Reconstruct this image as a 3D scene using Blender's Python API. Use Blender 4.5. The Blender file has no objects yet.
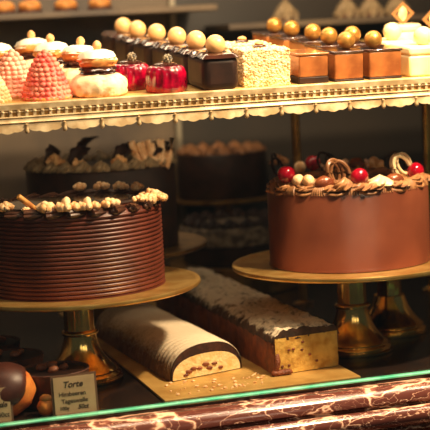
import bpy, math, random
from math import pi, sin, cos, tan, radians, sqrt, atan2
from mathutils import Vector, Matrix, noise
random.seed(7)
SC = bpy.context.scene
COL = SC.collection

# ------------------------------------------------------------------ camera
PSI, TH, RO, FPX = radians(16.6), radians(6.98), radians(3.0), 1526.0
CAM = Vector((0, 0, .482))
fw = Vector((sin(PSI)*cos(TH), cos(PSI)*cos(TH), -sin(TH)))
r0 = Vector((cos(PSI), -sin(PSI), 0)); u0 = r0.cross(fw)
rt = r0*cos(RO) - u0*sin(RO); up = u0*cos(RO) + r0*sin(RO)
def ray(x, y): return fw*FPX + rt*(x-215) - up*(y-215)
def atz(x, y, z): d = ray(x, y); return CAM + d*((z-CAM.z)/d.z)
def aty(x, y, Y): d = ray(x, y); return CAM + d*((Y-CAM.y)/d.y)
def proj(p):
    d = Vector(p)-CAM; k = d.dot(fw); return 215+FPX*d.dot(rt)/k, 215-FPX*d.dot(up)/k
def onplane(px, Y, zfun):
    """the point of a surface z = zfun(Y) at depth Y seen at picture column px"""
    py = 90
    for _ in range(6):
        p = aty(px, py, Y); p.z = zfun(Y); py += proj(p)[1]-py
        p = aty(px, py, Y)
    p.z = zfun(Y); return p
cd = bpy.data.cameras.new('camera'); cam = bpy.data.objects.new('camera', cd); COL.objects.link(cam)
R3 = Matrix((rt, up, -fw)).transposed()
cam.matrix_world = Matrix.Translation(CAM) @ R3.to_4x4()
cd.sensor_width = 36; cd.sensor_fit = 'HORIZONTAL'; cd.lens = 36*FPX/430; cd.clip_start = .05
cd.dof.use_dof = True; cd.dof.focus_distance = 2.06; cd.dof.aperture_fstop = 5.5
SC.camera = cam

# ------------------------------------------------------------------ materials
def L(r, g, b):
    f = lambda c: (c/255/12.92) if c/255 <= .04045 else ((c/255+.055)/1.055)**2.4
    return (f(r), f(g), f(b), 1)
def mat(name, col, rough=.5, metal=0, col2=None, scale=40, lo=.4, hi=.6, bump=0, bscale=None, spec=.5, trans=0, sss=0, coat=0, detail=4, detailb=4):
    m = bpy.data.materials.new(name); m.use_nodes = True
    nt = m.node_tree; N = nt.nodes; b = N['Principled BSDF']
    b.inputs['Base Color'].default_value = col; b.inputs['Roughness'].default_value = rough
    b.inputs['Metallic'].default_value = metal; b.inputs['Specular IOR Level'].default_value = spec
    b.inputs['Transmission Weight'].default_value = trans; b.inputs['Coat Weight'].default_value = coat
    if sss:
        b.inputs['Subsurface Weight'].default_value = sss; b.inputs['Subsurface Radius'].default_value = (1, .4, .2); b.inputs['Subsurface Scale'].default_value = .006
    tc = N.new('ShaderNodeTexCoord')
    if col2:
        n = N.new('ShaderNodeTexNoise'); n.inputs['Scale'].default_value = scale; n.inputs['Detail'].default_value = detail
        r = N.new('ShaderNodeValToRGB'); r.color_ramp.elements[0].position = lo; r.color_ramp.elements[1].position = hi
        r.color_ramp.elements[0].color = col; r.color_ramp.elements[1].color = col2
        nt.links.new(tc.outputs['Object'], n.inputs['Vector']); nt.links.new(n.outputs['Fac'], r.inputs['Fac']); nt.links.new(r.outputs['Color'], b.inputs['Base Color'])
    if bump:
        n = N.new('ShaderNodeTexNoise'); n.inputs['Scale'].default_value = bscale or scale; n.inputs['Detail'].default_value = detailb
        k = N.new('ShaderNodeBump'); k.inputs['Strength'].default_value = bump; k.inputs['Distance'].default_value = .002
        nt.links.new(tc.outputs['Object'], n.inputs['Vector']); nt.links.new(n.outputs['Fac'], k.inputs['Height']); nt.links.new(k.outputs['Normal'], b.inputs['Normal'])
    return m
def sugar_mat(name, base, base2, sugar, start, end, scale=220, amt=.5):
    """baked crust dusted from above: the sugar lies on faces that point up"""
    m = mat(name, base, .7, 0, base2, 60, .35, .65, bump=.5, bscale=180)
    nt = m.node_tree; N = nt.nodes; b = N['Principled BSDF']
    old = b.inputs['Base Color'].links[0].from_socket
    tc = N.new('ShaderNodeTexCoord'); sx = N.new('ShaderNodeSeparateXYZ'); nt.links.new(tc.outputs['Normal'], sx.inputs[0])
    n = N.new('ShaderNodeTexNoise'); n.inputs['Scale'].default_value = scale; n.inputs['Detail'].default_value = 3
    n2 = N.new('ShaderNodeTexNoise'); n2.inputs['Scale'].default_value = scale/6
    nt.links.new(tc.outputs['Object'], n.inputs['Vector']); nt.links.new(tc.outputs['Object'], n2.inputs['Vector'])
    a = N.new('ShaderNodeMath'); a.operation = 'MULTIPLY_ADD'; a.inputs[1].default_value = amt*1.6
    nt.links.new(n.outputs['Fac'], a.inputs[0]); nt.links.new(sx.outputs['Z'], a.inputs[2])
    a2 = N.new('ShaderNodeMath'); a2.operation = 'MULTIPLY_ADD'; a2.inputs[1].default_value = amt
    nt.links.new(n2.outputs['Fac'], a2.inputs[0]); nt.links.new(a.outputs[0], a2.inputs[2])
    mr = N.new('ShaderNodeMapRange'); mr.inputs['From Min'].default_value = start; mr.inputs['From Max'].default_value = end
    nt.links.new(a2.outputs[0], mr.inputs['Value'])
    mx = N.new('ShaderNodeMix'); mx.data_type = 'RGBA'; mx.inputs['B'].default_value = sugar
    nt.links.new(mr.outputs['Result'], mx.inputs['Factor']); nt.links.new(old, mx.inputs['A']); nt.links.new(mx.outputs['Result'], b.inputs['Base Color'])
    return m

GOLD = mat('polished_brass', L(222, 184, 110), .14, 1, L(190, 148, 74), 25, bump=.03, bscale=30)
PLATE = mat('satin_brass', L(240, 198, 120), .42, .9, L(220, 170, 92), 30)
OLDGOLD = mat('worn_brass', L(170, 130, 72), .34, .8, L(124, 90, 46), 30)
TRIM = mat('cream_gold_paint', L(216, 192, 152), .4, .2, L(176, 146, 104), 45, bump=.1, bscale=120)
BOARD = mat('gold_card', L(214, 172, 98), .5, .35, L(190, 144, 74), 20, bump=.1, bscale=60)
COMB = mat('combed_chocolate', L(104, 48, 32), .36, 0, L(84, 36, 24), 18, spec=.5, bump=.12, bscale=90)
SMOOTH = mat('smooth_chocolate', L(118, 62, 40), .3, 0, L(104, 52, 33), 14, spec=.6, bump=.04, bscale=40)
DARK = mat('dark_chocolate', L(50, 29, 21), .5, 0, L(36, 21, 16), 40, bump=.1, bscale=60, spec=.25)
GLAZE = mat('chocolate_glaze', L(64, 32, 22), .14, 0, L(46, 24, 18), 30, coat=.4)
PIPE = mat('cocoa_cream', L(172, 120, 76), .45, 0, L(134, 88, 54), 60)
PIPED = mat('dark_piped_cream', L(84, 50, 34), .35, 0, L(60, 34, 24), 60)
NUT = mat('hazelnut', L(238, 190, 130), .5, 0, L(210, 148, 88), 90)
NUTP = mat('pale_nut', L(250, 212, 164), .5, 0, L(226, 170, 112), 120)
CHERRY = mat('glace_cherry', L(172, 8, 36), .12, 0, L(136, 4, 24), 40, coat=.6, sss=.15)
BRONZE = mat('bronze_egg', L(150, 82, 48), .25, .25, L(120, 60, 36), 40, coat=.3)
MILKL = mat('milk_chocolate', L(132, 88, 54), .35, 0, L(108, 68, 40), 60)
WHITECH = mat('white_chocolate', L(236, 208, 160), .4)
ROAST = mat('roasted_nut', L(150, 92, 60), .5, 0, L(116, 66, 42), 80)
WAFER = mat('wafer', L(214, 150, 74), .55, 0, L(180, 112, 50), 80)
GBALL = mat('cream_gold_ball', L(240, 194, 134), .35, .05, L(230, 176, 112), 50)
ABALL = mat('antique_gold_ball', L(196, 146, 72), .32, .55, L(160, 112, 48), 60)
PBALL = mat('pale_ball', L(250, 218, 160), .4)
RASP = mat('raspberry_coat', L(236, 96, 84), .5, 0, L(238, 140, 116), 50, sss=.1)
RASPP = mat('pale_raspberry_coat', L(246, 188, 162), .55, 0, L(240, 158, 134), 60)
BEIGE = mat('beige_coat', L(240, 200, 156), .6, 0, L(224, 164, 116), 60)
CHOUX = sugar_mat('choux_shell', L(226, 150, 76), L(196, 108, 46), L(252, 236, 206), .95, 1.35, 90)
CHOUXB = mat('pale_choux', L(250, 226, 184), .65, 0, L(212, 150, 84), 95, .5, .72, bump=.6, bscale=120)
ICING = mat('white_icing', L(254, 242, 218), .45)
JELLY = mat('red_jelly', L(170, 0, 44), .1, 0, L(112, 0, 28), 60, trans=.15, coat=.5)
BERRY = mat('grey_berry', L(150, 132, 104), .4, 0, L(70, 62, 56), 160)
FLAKE = mat('toasted_flakes', L(250, 222, 176), .7, 0, L(226, 170, 108), 110, .45, .75, bump=.4, bscale=200)
CARAMEL = mat('caramel_glaze', L(164, 100, 52), .22, 0, L(126, 72, 36), 25, coat=.4)
CREAM = mat('cream_cake', L(254, 230, 176), .5, 0, L(248, 212, 146), 25)
DIAMB = mat('tan_chocolate', L(140, 96, 54), .45)
CUT = mat('sponge_cut', L(250, 222, 162), .8, 0, L(236, 194, 122), 90, .4, .7, bump=.6, bscale=260)
CUT2 = mat('yellow_sponge', L(232, 186, 92), .8, 0, L(196, 140, 54), 70, .4, .7, bump=.7, bscale=220)
BURN = mat('dark_filling', L(74, 36, 18), .6, 0, L(48, 22, 12), 90, bump=.4, bscale=200)
ROULADE = sugar_mat('sugared_roulade', L(140, 100, 66), L(112, 76, 48), L(226, 206, 176), .95, 1.6, 260, .55)
CRUST = mat('baked_crust', L(150, 78, 38), .6, 0, L(104, 50, 26), 60, .35, .65, bump=.6, bscale=150)
CRUMB = sugar_mat('sugared_crumb', L(84, 52, 32), L(48, 30, 20), L(226, 206, 176), 1.36, 1.70, 170, .6)
GREYCRUMB = mat('almond_crumb', L(128, 110, 88), .8, 0, L(66, 52, 42), 70, .4, .6, bump=.8, bscale=140)
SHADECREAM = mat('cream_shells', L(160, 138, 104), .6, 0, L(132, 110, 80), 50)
BUN = mat('golden_dough', L(244, 150, 66), .55, 0, L(222, 108, 44), 40)
TARTC = mat('tart_case', L(98, 56, 42), .55, 0, L(70, 40, 32), 60)
BUNGL = mat('milk_glaze', L(92, 46, 32), .42, 0, L(66, 32, 24), 30)
CARD = mat('card', L(196, 168, 128), .6, 0, L(184, 156, 116), 30)
INK = mat('ink', L(74, 60, 44), .7)
ACRYL = mat('card_holder', L(120, 92, 72), .25, 0)
FLOORM = mat('dark_stone', L(46, 32, 26), .22, 0, L(34, 25, 22), 12)
WALLM = mat('dark_panel', L(104, 86, 64), .5, 0, L(66, 54, 44), 4)
DOORM = mat('slate_panel', L(50, 42, 34), .4, 0, L(40, 35, 30), 3)
STEELM = mat('grey_frame', L(150, 140, 120), .4, .4)
EDGE = mat('green_glass_edge', L(140, 236, 198), .25, 0, L(90, 206, 166), 30, spec=.6)
GLASS = bpy.data.materials.new('clear_glass'); GLASS.use_nodes = True
nt = GLASS.node_tree; nt.nodes.clear()
o_ = nt.nodes.new('ShaderNodeOutputMaterial'); mx = nt.nodes.new('ShaderNodeMixShader'); tr = nt.nodes.new('ShaderNodeBsdfTransparent'); gl = nt.nodes.new('ShaderNodeBsdfGlossy')
lw = nt.nodes.new('ShaderNodeLayerWeight'); pw = nt.nodes.new('ShaderNodeMath'); pw.operation = 'POWER'; pw.inputs[1].default_value = 5
ma = nt.nodes.new('ShaderNodeMath'); ma.operation = 'MULTIPLY_ADD'; ma.inputs[1].default_value = .9; ma.inputs[2].default_value = .035
tr.inputs['Color'].default_value = (.985, .995, .985, 1); gl.inputs['Roughness'].default_value = .02
nt.links.new(lw.outputs['Facing'], pw.inputs[0]); nt.links.new(pw.outputs[0], ma.inputs[0]); nt.links.new(ma.outputs[0], mx.inputs[0])
nt.links.new(tr.outputs[0], mx.inputs[1]); nt.links.new(gl.outputs[0], mx.inputs[2]); nt.links.new(mx.outputs[0], o_.inputs['Surface'])
# marble with branching veins
MARBLE = bpy.data.materials.new('veined_marble'); MARBLE.use_nodes = True
nt = MARBLE.node_tree; b = nt.nodes['Principled BSDF']; b.inputs['Roughness'].default_value = .16
tc = nt.nodes.new('ShaderNodeTexCoord'); mp = nt.nodes.new('ShaderNodeMapping'); mp.inputs['Scale'].default_value = (.75, 1.6, 1.6)
nt.links.new(tc.outputs['Object'], mp.inputs[0])
nz = nt.nodes.new('ShaderNodeTexNoise'); nz.inputs['Scale'].default_value = 14; nz.inputs['Detail'].default_value = 5; nt.links.new(mp.outputs[0], nz.inputs['Vector'])
vm = nt.nodes.new('ShaderNodeVectorMath'); vm.operation = 'MULTIPLY_ADD'; vm.inputs[1].default_value = (.13,)*3
nt.links.new(nz.outputs['Color'], vm.inputs[0]); nt.links.new(mp.outputs[0], vm.inputs[2])
vo = nt.nodes.new('ShaderNodeTexVoronoi'); vo.feature = 'DISTANCE_TO_EDGE'; vo.inputs['Scale'].default_value = 17; nt.links.new(vm.outputs[0], vo.inputs['Vector'])
n3 = nt.nodes.new('ShaderNodeTexNoise'); n3.inputs['Scale'].default_value = 9; nt.links.new(tc.outputs['Object'], n3.inputs['Vector'])
mw = nt.nodes.new('ShaderNodeMapRange'); mw.inputs['From Min'].default_value = .4; mw.inputs['From Max'].default_value = .75; mw.inputs['To Min'].default_value = .02; mw.inputs['To Max'].default_value = .27
nt.links.new(n3.outputs['Fac'], mw.inputs['Value'])
vo2 = nt.nodes.new('ShaderNodeTexVoronoi'); vo2.feature = 'DISTANCE_TO_EDGE'; vo2.inputs['Scale'].default_value = 46; nt.links.new(vm.outputs[0], vo2.inputs['Vector'])
m2 = nt.nodes.new('ShaderNodeMath'); m2.operation = 'MULTIPLY'; m2.inputs[1].default_value = 4.5; nt.links.new(vo2.outputs['Distance'], m2.inputs[0])
m3 = nt.nodes.new('ShaderNodeMath'); m3.operation = 'MINIMUM'; nt.links.new(vo.outputs['Distance'], m3.inputs[0]); nt.links.new(m2.outputs[0], m3.inputs[1])
dv = nt.nodes.new('ShaderNodeMath'); dv.operation = 'DIVIDE'; nt.links.new(m3.outputs[0], dv.inputs[0]); nt.links.new(mw.outputs[0], dv.inputs[1])
cr = nt.nodes.new('ShaderNodeValToRGB'); cr.color_ramp.elements[0].color = L(226, 186, 156); cr.color_ramp.elements[1].color = L(88, 48, 40)
cr.color_ramp.elements[0].position = .2; cr.color_ramp.elements[1].position = 1
e = cr.color_ramp.elements.new(.5); e.color = L(134, 82, 66)
nt.links.new(dv.outputs[0], cr.inputs[0]); nt.links.new(cr.outputs[0], b.inputs['Base Color'])

# ------------------------------------------------------------------ mesh helpers
class MB:
    def __init__(s): s.v = []; s.f = []
    def add(s, vs, fs, M=None):
        o = len(s.v)
        s.v += [tuple(M @ Vector(v)) if M else tuple(v) for v in vs]; s.f += [tuple(i+o for i in f) for f in fs]; return s
    def lathe(s, prof, n=32, M=None, fn=None):
        vs = []; fs = []
        for (r, z) in prof:
            for i in range(n):
                a = 2*pi*i/n; rr, zz = (r, z) if fn is None else fn(a, r, z)
                vs.append((rr*cos(a), rr*sin(a), zz))
        for j in range(len(prof)-1):
            for i in range(n):
                k = (i+1) % n; fs.append((j*n+i, j*n+k, (j+1)*n+k, (j+1)*n+i))
        fs.append(tuple(reversed(range(n)))); fs.append(tuple(range((len(prof)-1)*n, len(prof)*n)))
        return s.add(vs, fs, M)
    def ball(s, r, M=None, n=20, m=12, fn=None):
        pr = [(max(1e-5, sin(pi*j/m)), -cos(pi*j/m)) for j in range(m+1)]
        vs = []; fs = []
        for (a, z) in pr:
            for i in range(n):
                t = 2*pi*i/n; d = Vector((a*cos(t), a*sin(t), z)); k = fn(d) if fn else 1
                if isinstance(r, tuple): vs.append((d.x*r[0]*k, d.y*r[1]*k, d.z*r[2]*k))
                else: vs.append(tuple(d*r*k))
        for j in range(m):
            for i in range(n):
                k = (i+1) % n; fs.append((j*n+i, j*n+k, (j+1)*n+k, (j+1)*n+i))
        return s.add(vs, fs, M)
    def box(s, x0, x1, y0, y1, z0, z1, M=None):
        v = [(x, y, z) for z in (z0, z1) for y in (y0, y1) for x in (x0, x1)]
        return s.add(v, [(0, 2, 3, 1), (4, 5, 7, 6), (0, 1, 5, 4), (2, 6, 7, 3), (0, 4, 6, 2), (1, 3, 7, 5)], M)
    def tube(s, pts, rad, n=8, closed=False, M=None, flat=1.0):
        pts = [Vector(p) for p in pts]; N = len(pts); vs = []; fs = []
        for j, p in enumerate(pts):
            a = pts[(j-1) % N] if (closed or j > 0) else p; b = pts[(j+1) % N] if (closed or j < N-1) else p
            t = (b-a).normalized(); ref = Vector((0, 0, 1)) if abs(t.z) < .95 else Vector((1, 0, 0))
            e1 = t.cross(ref).normalized(); e2 = e1.cross(t); r = rad[j] if isinstance(rad, list) else rad
            for i in range(n):
                q = 2*pi*i/n; vs.append(tuple(p+e1*cos(q)*r*flat+e2*sin(q)*r))
        for j in range(N if closed else N-1):
            for i in range(n):
                k = (i+1) % n; J = (j+1) % N; fs.append((j*n+i, j*n+k, J*n+k, J*n+i))
        if not closed: fs.append(tuple(reversed(range(n)))); fs.append(tuple(range((N-1)*n, N*n)))
        return s.add(vs, fs, M)
    def extr(s, poly, axis, a, b, M=None):
        """polygon swept along x ('x': poly is y,z) or y ('y': poly is x,z)"""
        n = len(poly); P = (lambda p, t: (t, p[0], p[1])) if axis == 'x' else (lambda p, t: (p[0], t, p[1]))
        vs = [P(p, a) for p in poly]+[P(p, b) for p in poly]
        fs = [(i, (i+1) % n, n+(i+1) % n, n+i) for i in range(n)]+[tuple(reversed(range(n))), tuple(range(n, 2*n))]
        return s.add(vs, fs, M)
    def build(s, name, m, parent=None, smooth=True, bevel=0, seg=2, sub=0):
        me = bpy.data.meshes.new(name); me.from_pydata(s.v, [], s.f); me.validate(); me.update()
        import bmesh
        bm = bmesh.new(); bm.from_mesh(me); bmesh.ops.recalc_face_normals(bm, faces=bm.faces); bm.to_mesh(me); bm.free()
        me.materials.append(m)
        if smooth:
            me.polygons.foreach_set('use_smooth', [True]*len(me.polygons))
            me.set_sharp_from_angle(angle=radians(50))
        o = bpy.data.objects.new(name, me); COL.objects.link(o); o.parent = parent
        if bevel:
            q = o.modifiers.new('bevel', 'BEVEL'); q.width = bevel; q.segments = seg; q.limit_method = 'ANGLE'
        if sub:
            q = o.modifiers.new('sub', 'SUBSURF'); q.levels = q.render_levels = sub
        return o
def tag(o, label, cat, group=None):
    o['label'] = label; o['category'] = cat
    if group: o['group'] = group
    return o
def thing(name, label, cat, loc=(0, 0, 0), rot=(0, 0, 0), group=None):
    o = bpy.data.objects.new(name, None); COL.objects.link(o); o.empty_display_size = .02
    o.location = loc; o.rotation_euler = rot; return tag(o, label, cat, group)
def struct(o): o['kind'] = 'structure'; return o
def place(src, parent, loc=None, rot=None, sc=None):
    c = src.copy(); COL.objects.link(c); c.parent = parent
    if loc is not None: c.location = loc
    if rot is not None: c.rotation_euler = rot
    if sc is not None: c.scale = sc if isinstance(sc, tuple) else (sc,)*3
    return c
def dup(root, loc, label, group=None, rot=None):
    r = root.copy(); COL.objects.link(r); r.location = loc; r['label'] = label
    if group: r['group'] = group
    if rot is not None: r.rotation_euler = rot
    for ch in list(root.children):
        c = ch.copy(); COL.objects.link(c); c.parent = r
        for g in list(ch.children):
            d = g.copy(); COL.objects.link(d); d.parent = c
    return r
def T(x, y, z): return Matrix.Translation((x, y, z))
def Rz(a): return Matrix.Rotation(a, 4, 'Z')
def Rx(a): return Matrix.Rotation(a, 4, 'X')
def Ry(a): return Matrix.Rotation(a, 4, 'Y')
def lump(seed, amp, fr):
    s = Vector((seed*3.1, seed*1.7, seed*.9))
    return lambda d: 1+amp*noise.noise(d*fr+s)

# ------------------------------------------------------------------ setting
GY = 1.867
struct(MB().box(-.3, 1.9, GY-.002, 3.12, -.03, 0).build('floor', FLOORM, smooth=False))
struct(MB().box(-.3, 1.9, 3.05, 3.1, 0, 1.0).build('wall_back', WALLM, smooth=False))
struct(MB().box(-.32, -.3, GY, 3.1, 0, .85).build('wall_left', WALLM, smooth=False))
struct(MB().box(1.9, 1.92, GY, 3.1, 0, .85).build('wall_right', WALLM, smooth=False))
# sliding rear doors and their frame
xd = aty(183, 200, 3.02).x
d1 = struct(MB().box(-.28, xd, 3.01, 3.035, 0.0, .86).build('door_1', WALLM, smooth=False))
d2 = struct(MB().box(xd-.02, 1.88, 3.036, 3.05, 0.0, .86).build('door_2', DOORM, smooth=False))
MB().box(xd-.012, xd+.0, 2.998, 3.01, 0, .86).build('door_frame', STEELM, d1, bevel=.002)
# marble sill: rounded shoulder, groove, bull-nose
prof = [(GY+.012, -.012), (GY-.004, -.003), (GY-.020, -.003), (GY-.03, -.006), (GY-.038, -.013), (GY-.041, -.021)]
prof += [(GY-.041, -.0225), (GY-.036, -.026), (GY-.036, -.029)]
prof += [(GY-.046+.011*cos(a), -.040+.011*sin(a)) if False else (GY-.040-.014*cos(a), -.042+.013*sin(a)) for a in [radians(d) for d in range(80, -81, -16)]]
prof += [(GY-.036, -.058), (GY-.036, -.062), (GY-.06, -.068), (GY-.075, -.085), (GY-.078, -.12), (GY-.06, -.16), (GY+.012, -.16)]
struct(MB().extr(prof, 'x', -.3, 1.9).build('trim_1', MARBLE))
# front glass
w = struct(MB().box(-.28, 1.88, GY-.004, GY+.004, .0054, .84).build('window_1', GLASS, smooth=False))
MB().box(-.28, 1.88, GY-.005, GY+.005, .0016, .0050).build('glass_edge', EDGE, w, smooth=False, bevel=.001)

# ------------------------------------------------------------------ upper shelf
SF = 1.972                                  # front face of the gallery
zl = aty(215, 91, SF).z                     # top of the lip
TILT = radians(4.3)
def zs(Y): return zl-.001+(Y-SF)*tan(TILT)
shelf = thing('display_shelf', 'sloping gold-edged pastry shelf with pierced gallery and scalloped hanging fringe', 'shelf')
SX0, SX1 = .02, 1.42
y1 = 2.62
MB().extr([(SF+.004, zs(SF+.004)-.016), (SF+.004, zs(SF+.004)), (y1, zs(y1)), (y1, zs(y1)-.016)], 'x', SX0, SX1).build('shelf_board', BOARD, shelf, smooth=False)
MB().extr([(SF+.008, zl-.032), (SF+.008, zl-.017), (SF+.02, zl-.017), (SF+.02, zl-.032)], 'x', SX0, SX1).build('backing_strip', DARK, shelf, smooth=False)
MB().extr([(SF, zl-.008), (SF-.001, zl-.001), (SF+.002, zl+.001), (SF+.006, zl-.0005), (SF+.006, zl-.008)], 'x', SX0, SX1).build('top_rail', TRIM, shelf)
g = MB(); pitch = .0105; n = int((SX1-SX0)/pitch)
for i in range(n):
    x = SX0+(i+.5)*pitch
    g.box(x-.0019, x+.0019, SF-.0005, SF+.003, zl-.0175, zl-.0075)
    g.ball((.0027, .002, .0016), T(x, SF+.0, zl-.0105), 8, 6)
g.box(SX0, SX1, SF+.0005, SF+.003, zl-.0109, zl-.0099)
g.build('pierced_gallery', TRIM, shelf)
MB().extr([(SF+.005, zl-.0265), (SF-.001, zl-.0262), (SF-.003, zl-.0245), (SF-.001, zl-.0225), (SF-.0005, zl-.019), (SF-.0022, zl-.0178), (SF+.0, zl-.0165), (SF+.005, zl-.0165)], 'x', SX0, SX1).build('lower_rail', TRIM, shelf)
xa, xb = aty(211, 118, SF).x, aty(348, 109, SF).x
P = (aty(412, 106, SF).x-aty(22, 131, SF).x)/11; k0 = int((SX0-xa)/P)-1
fr = MB(); xs = []; NS = 24
cols = []
for k in range(k0+1, int((SX1-xa)/P)):
    for j in range(NS):
        t = j/NS; x = xa+(k+t)*P
        d = .0040+.0075*sin(pi*t)**.6+.0018*abs(sin(3*pi*t))
        bow = .0025*sin(pi*t)
        cols.append((x, d, bow))
vs = []; fs = []
for (x, d, bow) in cols:
    for q in range(5):
        zz = zl-.0255-d*q/4; yy = SF-.001-bow*(q/4)
        vs.append((x, yy, zz))
    for q in range(5):
        zz = zl-.0255-d*q/4; yy = SF+.002-bow*(q/4)
        vs.append((x, yy, zz))
for i in range(len(cols)-1):
    a = i*10; b_ = a+10
    for q in range(4):
        fs.append((a+q, b_+q, b_+q+1, a+q+1)); fs.append((a+5+q, a+6+q, b_+6+q, b_+5+q))
    fs.append((a+4, b_+4, b_+9, a+9))
fringe = fr.add(vs, fs).build('scalloped_fringe', TRIM, shelf)
pen = None
for k in range(k0+2, int((SX1-xa)/P)):
    if pen is None:
        pen = MB().lathe([(.0004, 0), (.0024, -.002), (.0016, -.0045), (.0026, -.008), (.0033, -.0105), (.0026, -.0128), (.0004, -.0142)], 10).build('pendant', TRIM, fringe)
        pen.location = (xa+k*P, SF-.002, zl-.0255)
    else: place(pen, fringe, (xa+k*P, SF-.002, zl-.0255))
for px in (297, 427):
    pY = 2.45; p = onplane(px, pY, lambda Y: .25)
    zt = zs(pY)-.012
    MB().lathe([(.018, 0), (.018, .004), (.008, .008), (.0075, zt-.04), (.010, zt-.034), (.008, zt-.03), (.013, zt-.012), (.016, zt-.008), (.016, zt)], 20).build('support_post', OLDGOLD if px != 427 else GOLD, shelf).location = (p.x, pY, 0)

# ------------------------------------------------------------------ pastries on the shelf
def spot(px, Y): return onplane(px, Y, zs)
RT = (TILT, 0, 0)
# raspberry domes
def rasp_mesh(r, h, seed):
    g = MB(); rnd = random.Random(seed)
    pr = lambda t: r*((1-t)**.75*.62+.38*sqrt(max(0, 1-t**2.2)))
    g.lathe([(pr(t)*.965, t*h*.97) for t in [i/14 for i in range(15)]], 24)
    rows = 10
    for j in range(rows):
        t = (j+.45)/rows*.97; rr = pr(t)*.94-.0016; n = max(5, int(2*pi*rr/(.0074)))
        for i in range(n):
            a = 2*pi*(i+.5*(j % 2))/n+rnd.uniform(-.04, .04)
            q = .0046*rnd.uniform(.9, 1.1)
            g.ball((q, q, q*.85), T(rr*cos(a), rr*sin(a), t*h), 8, 6)
    g.ball(.005, T(0, 0, h*.97), 8, 6)
    return g
for px, Y, r, h, m, lab, sd in ((47, 2.015, .0345, .063, RASP, 'red raspberry-bumped dome cake at the front of the shelf', 1), (14, 2.075, .0345, .061, RASPP, 'pale pink bumpy dome cake just behind the red dome', 2),
                             (-13, 2.02, .033, .05, BEIGE, 'beige bumpy dome cake cut off by the left edge', 3)):
    t = thing('raspberry_dome', lab, 'cake', spot(px, Y), RT, 'bumpy dome cakes on the shelf')
    rasp_mesh(r, h, sd).build('drupelet_coat', m, t)
    MB().lathe([(r*.9, 0), (r*1.0, .002), (r*.98, .004), (r*.8, .006)], 24).build('biscuit_base', WAFER, t)
# choux puffs with hazelnut
pf = thing('choux_puff', 'frontmost filled choux puff with sugared cap and hazelnut on top', 'pastry', spot(99, 2.02), RT, 'choux puffs with hazelnuts')
MB().lathe([(.033, 0), (.0365, .0015), (.038, .004), (.0385, .008), (.039, .012), (.0385, .016), (.037, .020), (.035, .023), (.028, .028), (.016, .031), (.0005, .032)], 72, None, lambda a, r, z: (r*(1+.07*noise.noise(Vector((cos(a)*3.5, sin(a)*3.5, z*90)))+.05*abs(noise.noise(Vector((cos(a)*9, sin(a)*9, z*240))))), z)).build('puff_base', CHOUXB, pf)
MB().lathe([(.018, .029), (.0245, .030), (.0225, .0325), (.0255, .035), (.0235, .0385), (.018, .040)], 32, None, lambda a, r, z: (r*(1+.05*sin(10*a+z*300)), z)).build('chocolate_filling', GLAZE, pf)
f2 = lump(5, .16, 6)
cap = MB().ball((.026, .026, .0125), T(0, 0, .0465), 32, 18, f2).build('puff_cap', CHOUX, pf)
MB().lathe([(.0236, .0505), (.0252, .0515), (.0215, .0575), (.012, .061), (.001, .062)], 28, None, lambda a, r, z: (r*(1+.05*sin(5*a)+.03*sin(9*a+1)), z)).build('icing', ICING, cap)
MB().lathe([(.0008, 0), (.0048, .0015), (.0062, .0055), (.0056, .009), (.0032, .0118), (.0004, .013)], 14).build('hazelnut', NUT, cap).location = (0, 0, .0605)
for px, Y, lab in ((80, 2.105, 'choux puff second from the front, its hazelnut just left of the frontmost nut'), (55, 2.187, 'choux puff whose cap shows right behind the red dome cake'), (36, 2.275, 'farthest choux puff, above the gap between two pink domes'), (-3, 2.22, 'leftmost choux puff at the edge of the photo behind pale domes')):
    dup(pf, spot(px, Y), lab, rot=(TILT, 0, px*.1))
# jellies
jl = thing('jelly_mould', 'front red fluted jelly beside the dark chocolate slices', 'dessert', spot(166.5, 2.012), RT, 'red fluted jellies')
MB().lathe([(.026, 0), (.0285, .003), (.028, .012), (.0265, .026), (.0245, .032), (.021, .035), (.010, .0355), (.0005, .0345)], 64, None, lambda a, r, z: (r*(1+.045*cos(16*a)*min(1, z*80)), z)).build('jelly_body', JELLY, jl)
jd = MB().ball((.0165, .0165, .0045), T(0, 0, .036), 24, 8, lump(3, .2, 3)).build('chocolate_disc', GLAZE, jl)
g = MB(); rnd = random.Random(4)
for i in range(26):
    z = 1-2*(i+.5)/26; a = i*2.399; q = sqrt(1-z*z); g.ball(.0021, T(.0052*q*cos(a), .0052*q*sin(a), .0052*z), 6, 5)
g.ball(.005, None, 8, 6).build('blackberry', BERRY, jd).location = (.002, -.004, .0445)
dup(jl, spot(131, 2.07), 'rear red fluted jelly right of the front choux puff')
# dark chocolate slices with cream-gold balls
ds = thing('chocolate_slice', 'frontmost dark chocolate slice with cream-gold ball', 'cake', spot(214, 2.015), RT, 'dark chocolate slices with cream-gold balls')
MB().box(-.0255, .0255, -.038, .046, 0, .047).build('sponge_block', DARK, ds, bevel=.010, seg=4)
g = MB(); vs = []; fs = []; nx, ny = 16, 20
for j in range(ny+1):
    for i in range(nx+1):
        x = -.026+.052*i/nx; y = -.040+.087*j/ny; e_ = min(1, min(i, nx-i)/2, min(j, ny-j)/2)
        vs.append((x, y, .0440+.0062*e_+.0036*noise.noise(Vector((x*45, y*45, 1)))))
for j in range(ny):
    for i in range(nx):
        a = j*(nx+1)+i; fs.append((a, a+1, a+nx+2, a+nx+1))
g.add(vs, fs); g.build('glaze', GLAZE, ds)
MB().ball(.0138, None, 24, 16).build('ball', GBALL, ds).location = (0, -.012, .0605)
MB().ball((.004, .003, .004), None, 8, 6, lump(1, .3, 3)).build('crumb', NUTP, ds).location = (.014, -.026, .049)
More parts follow.
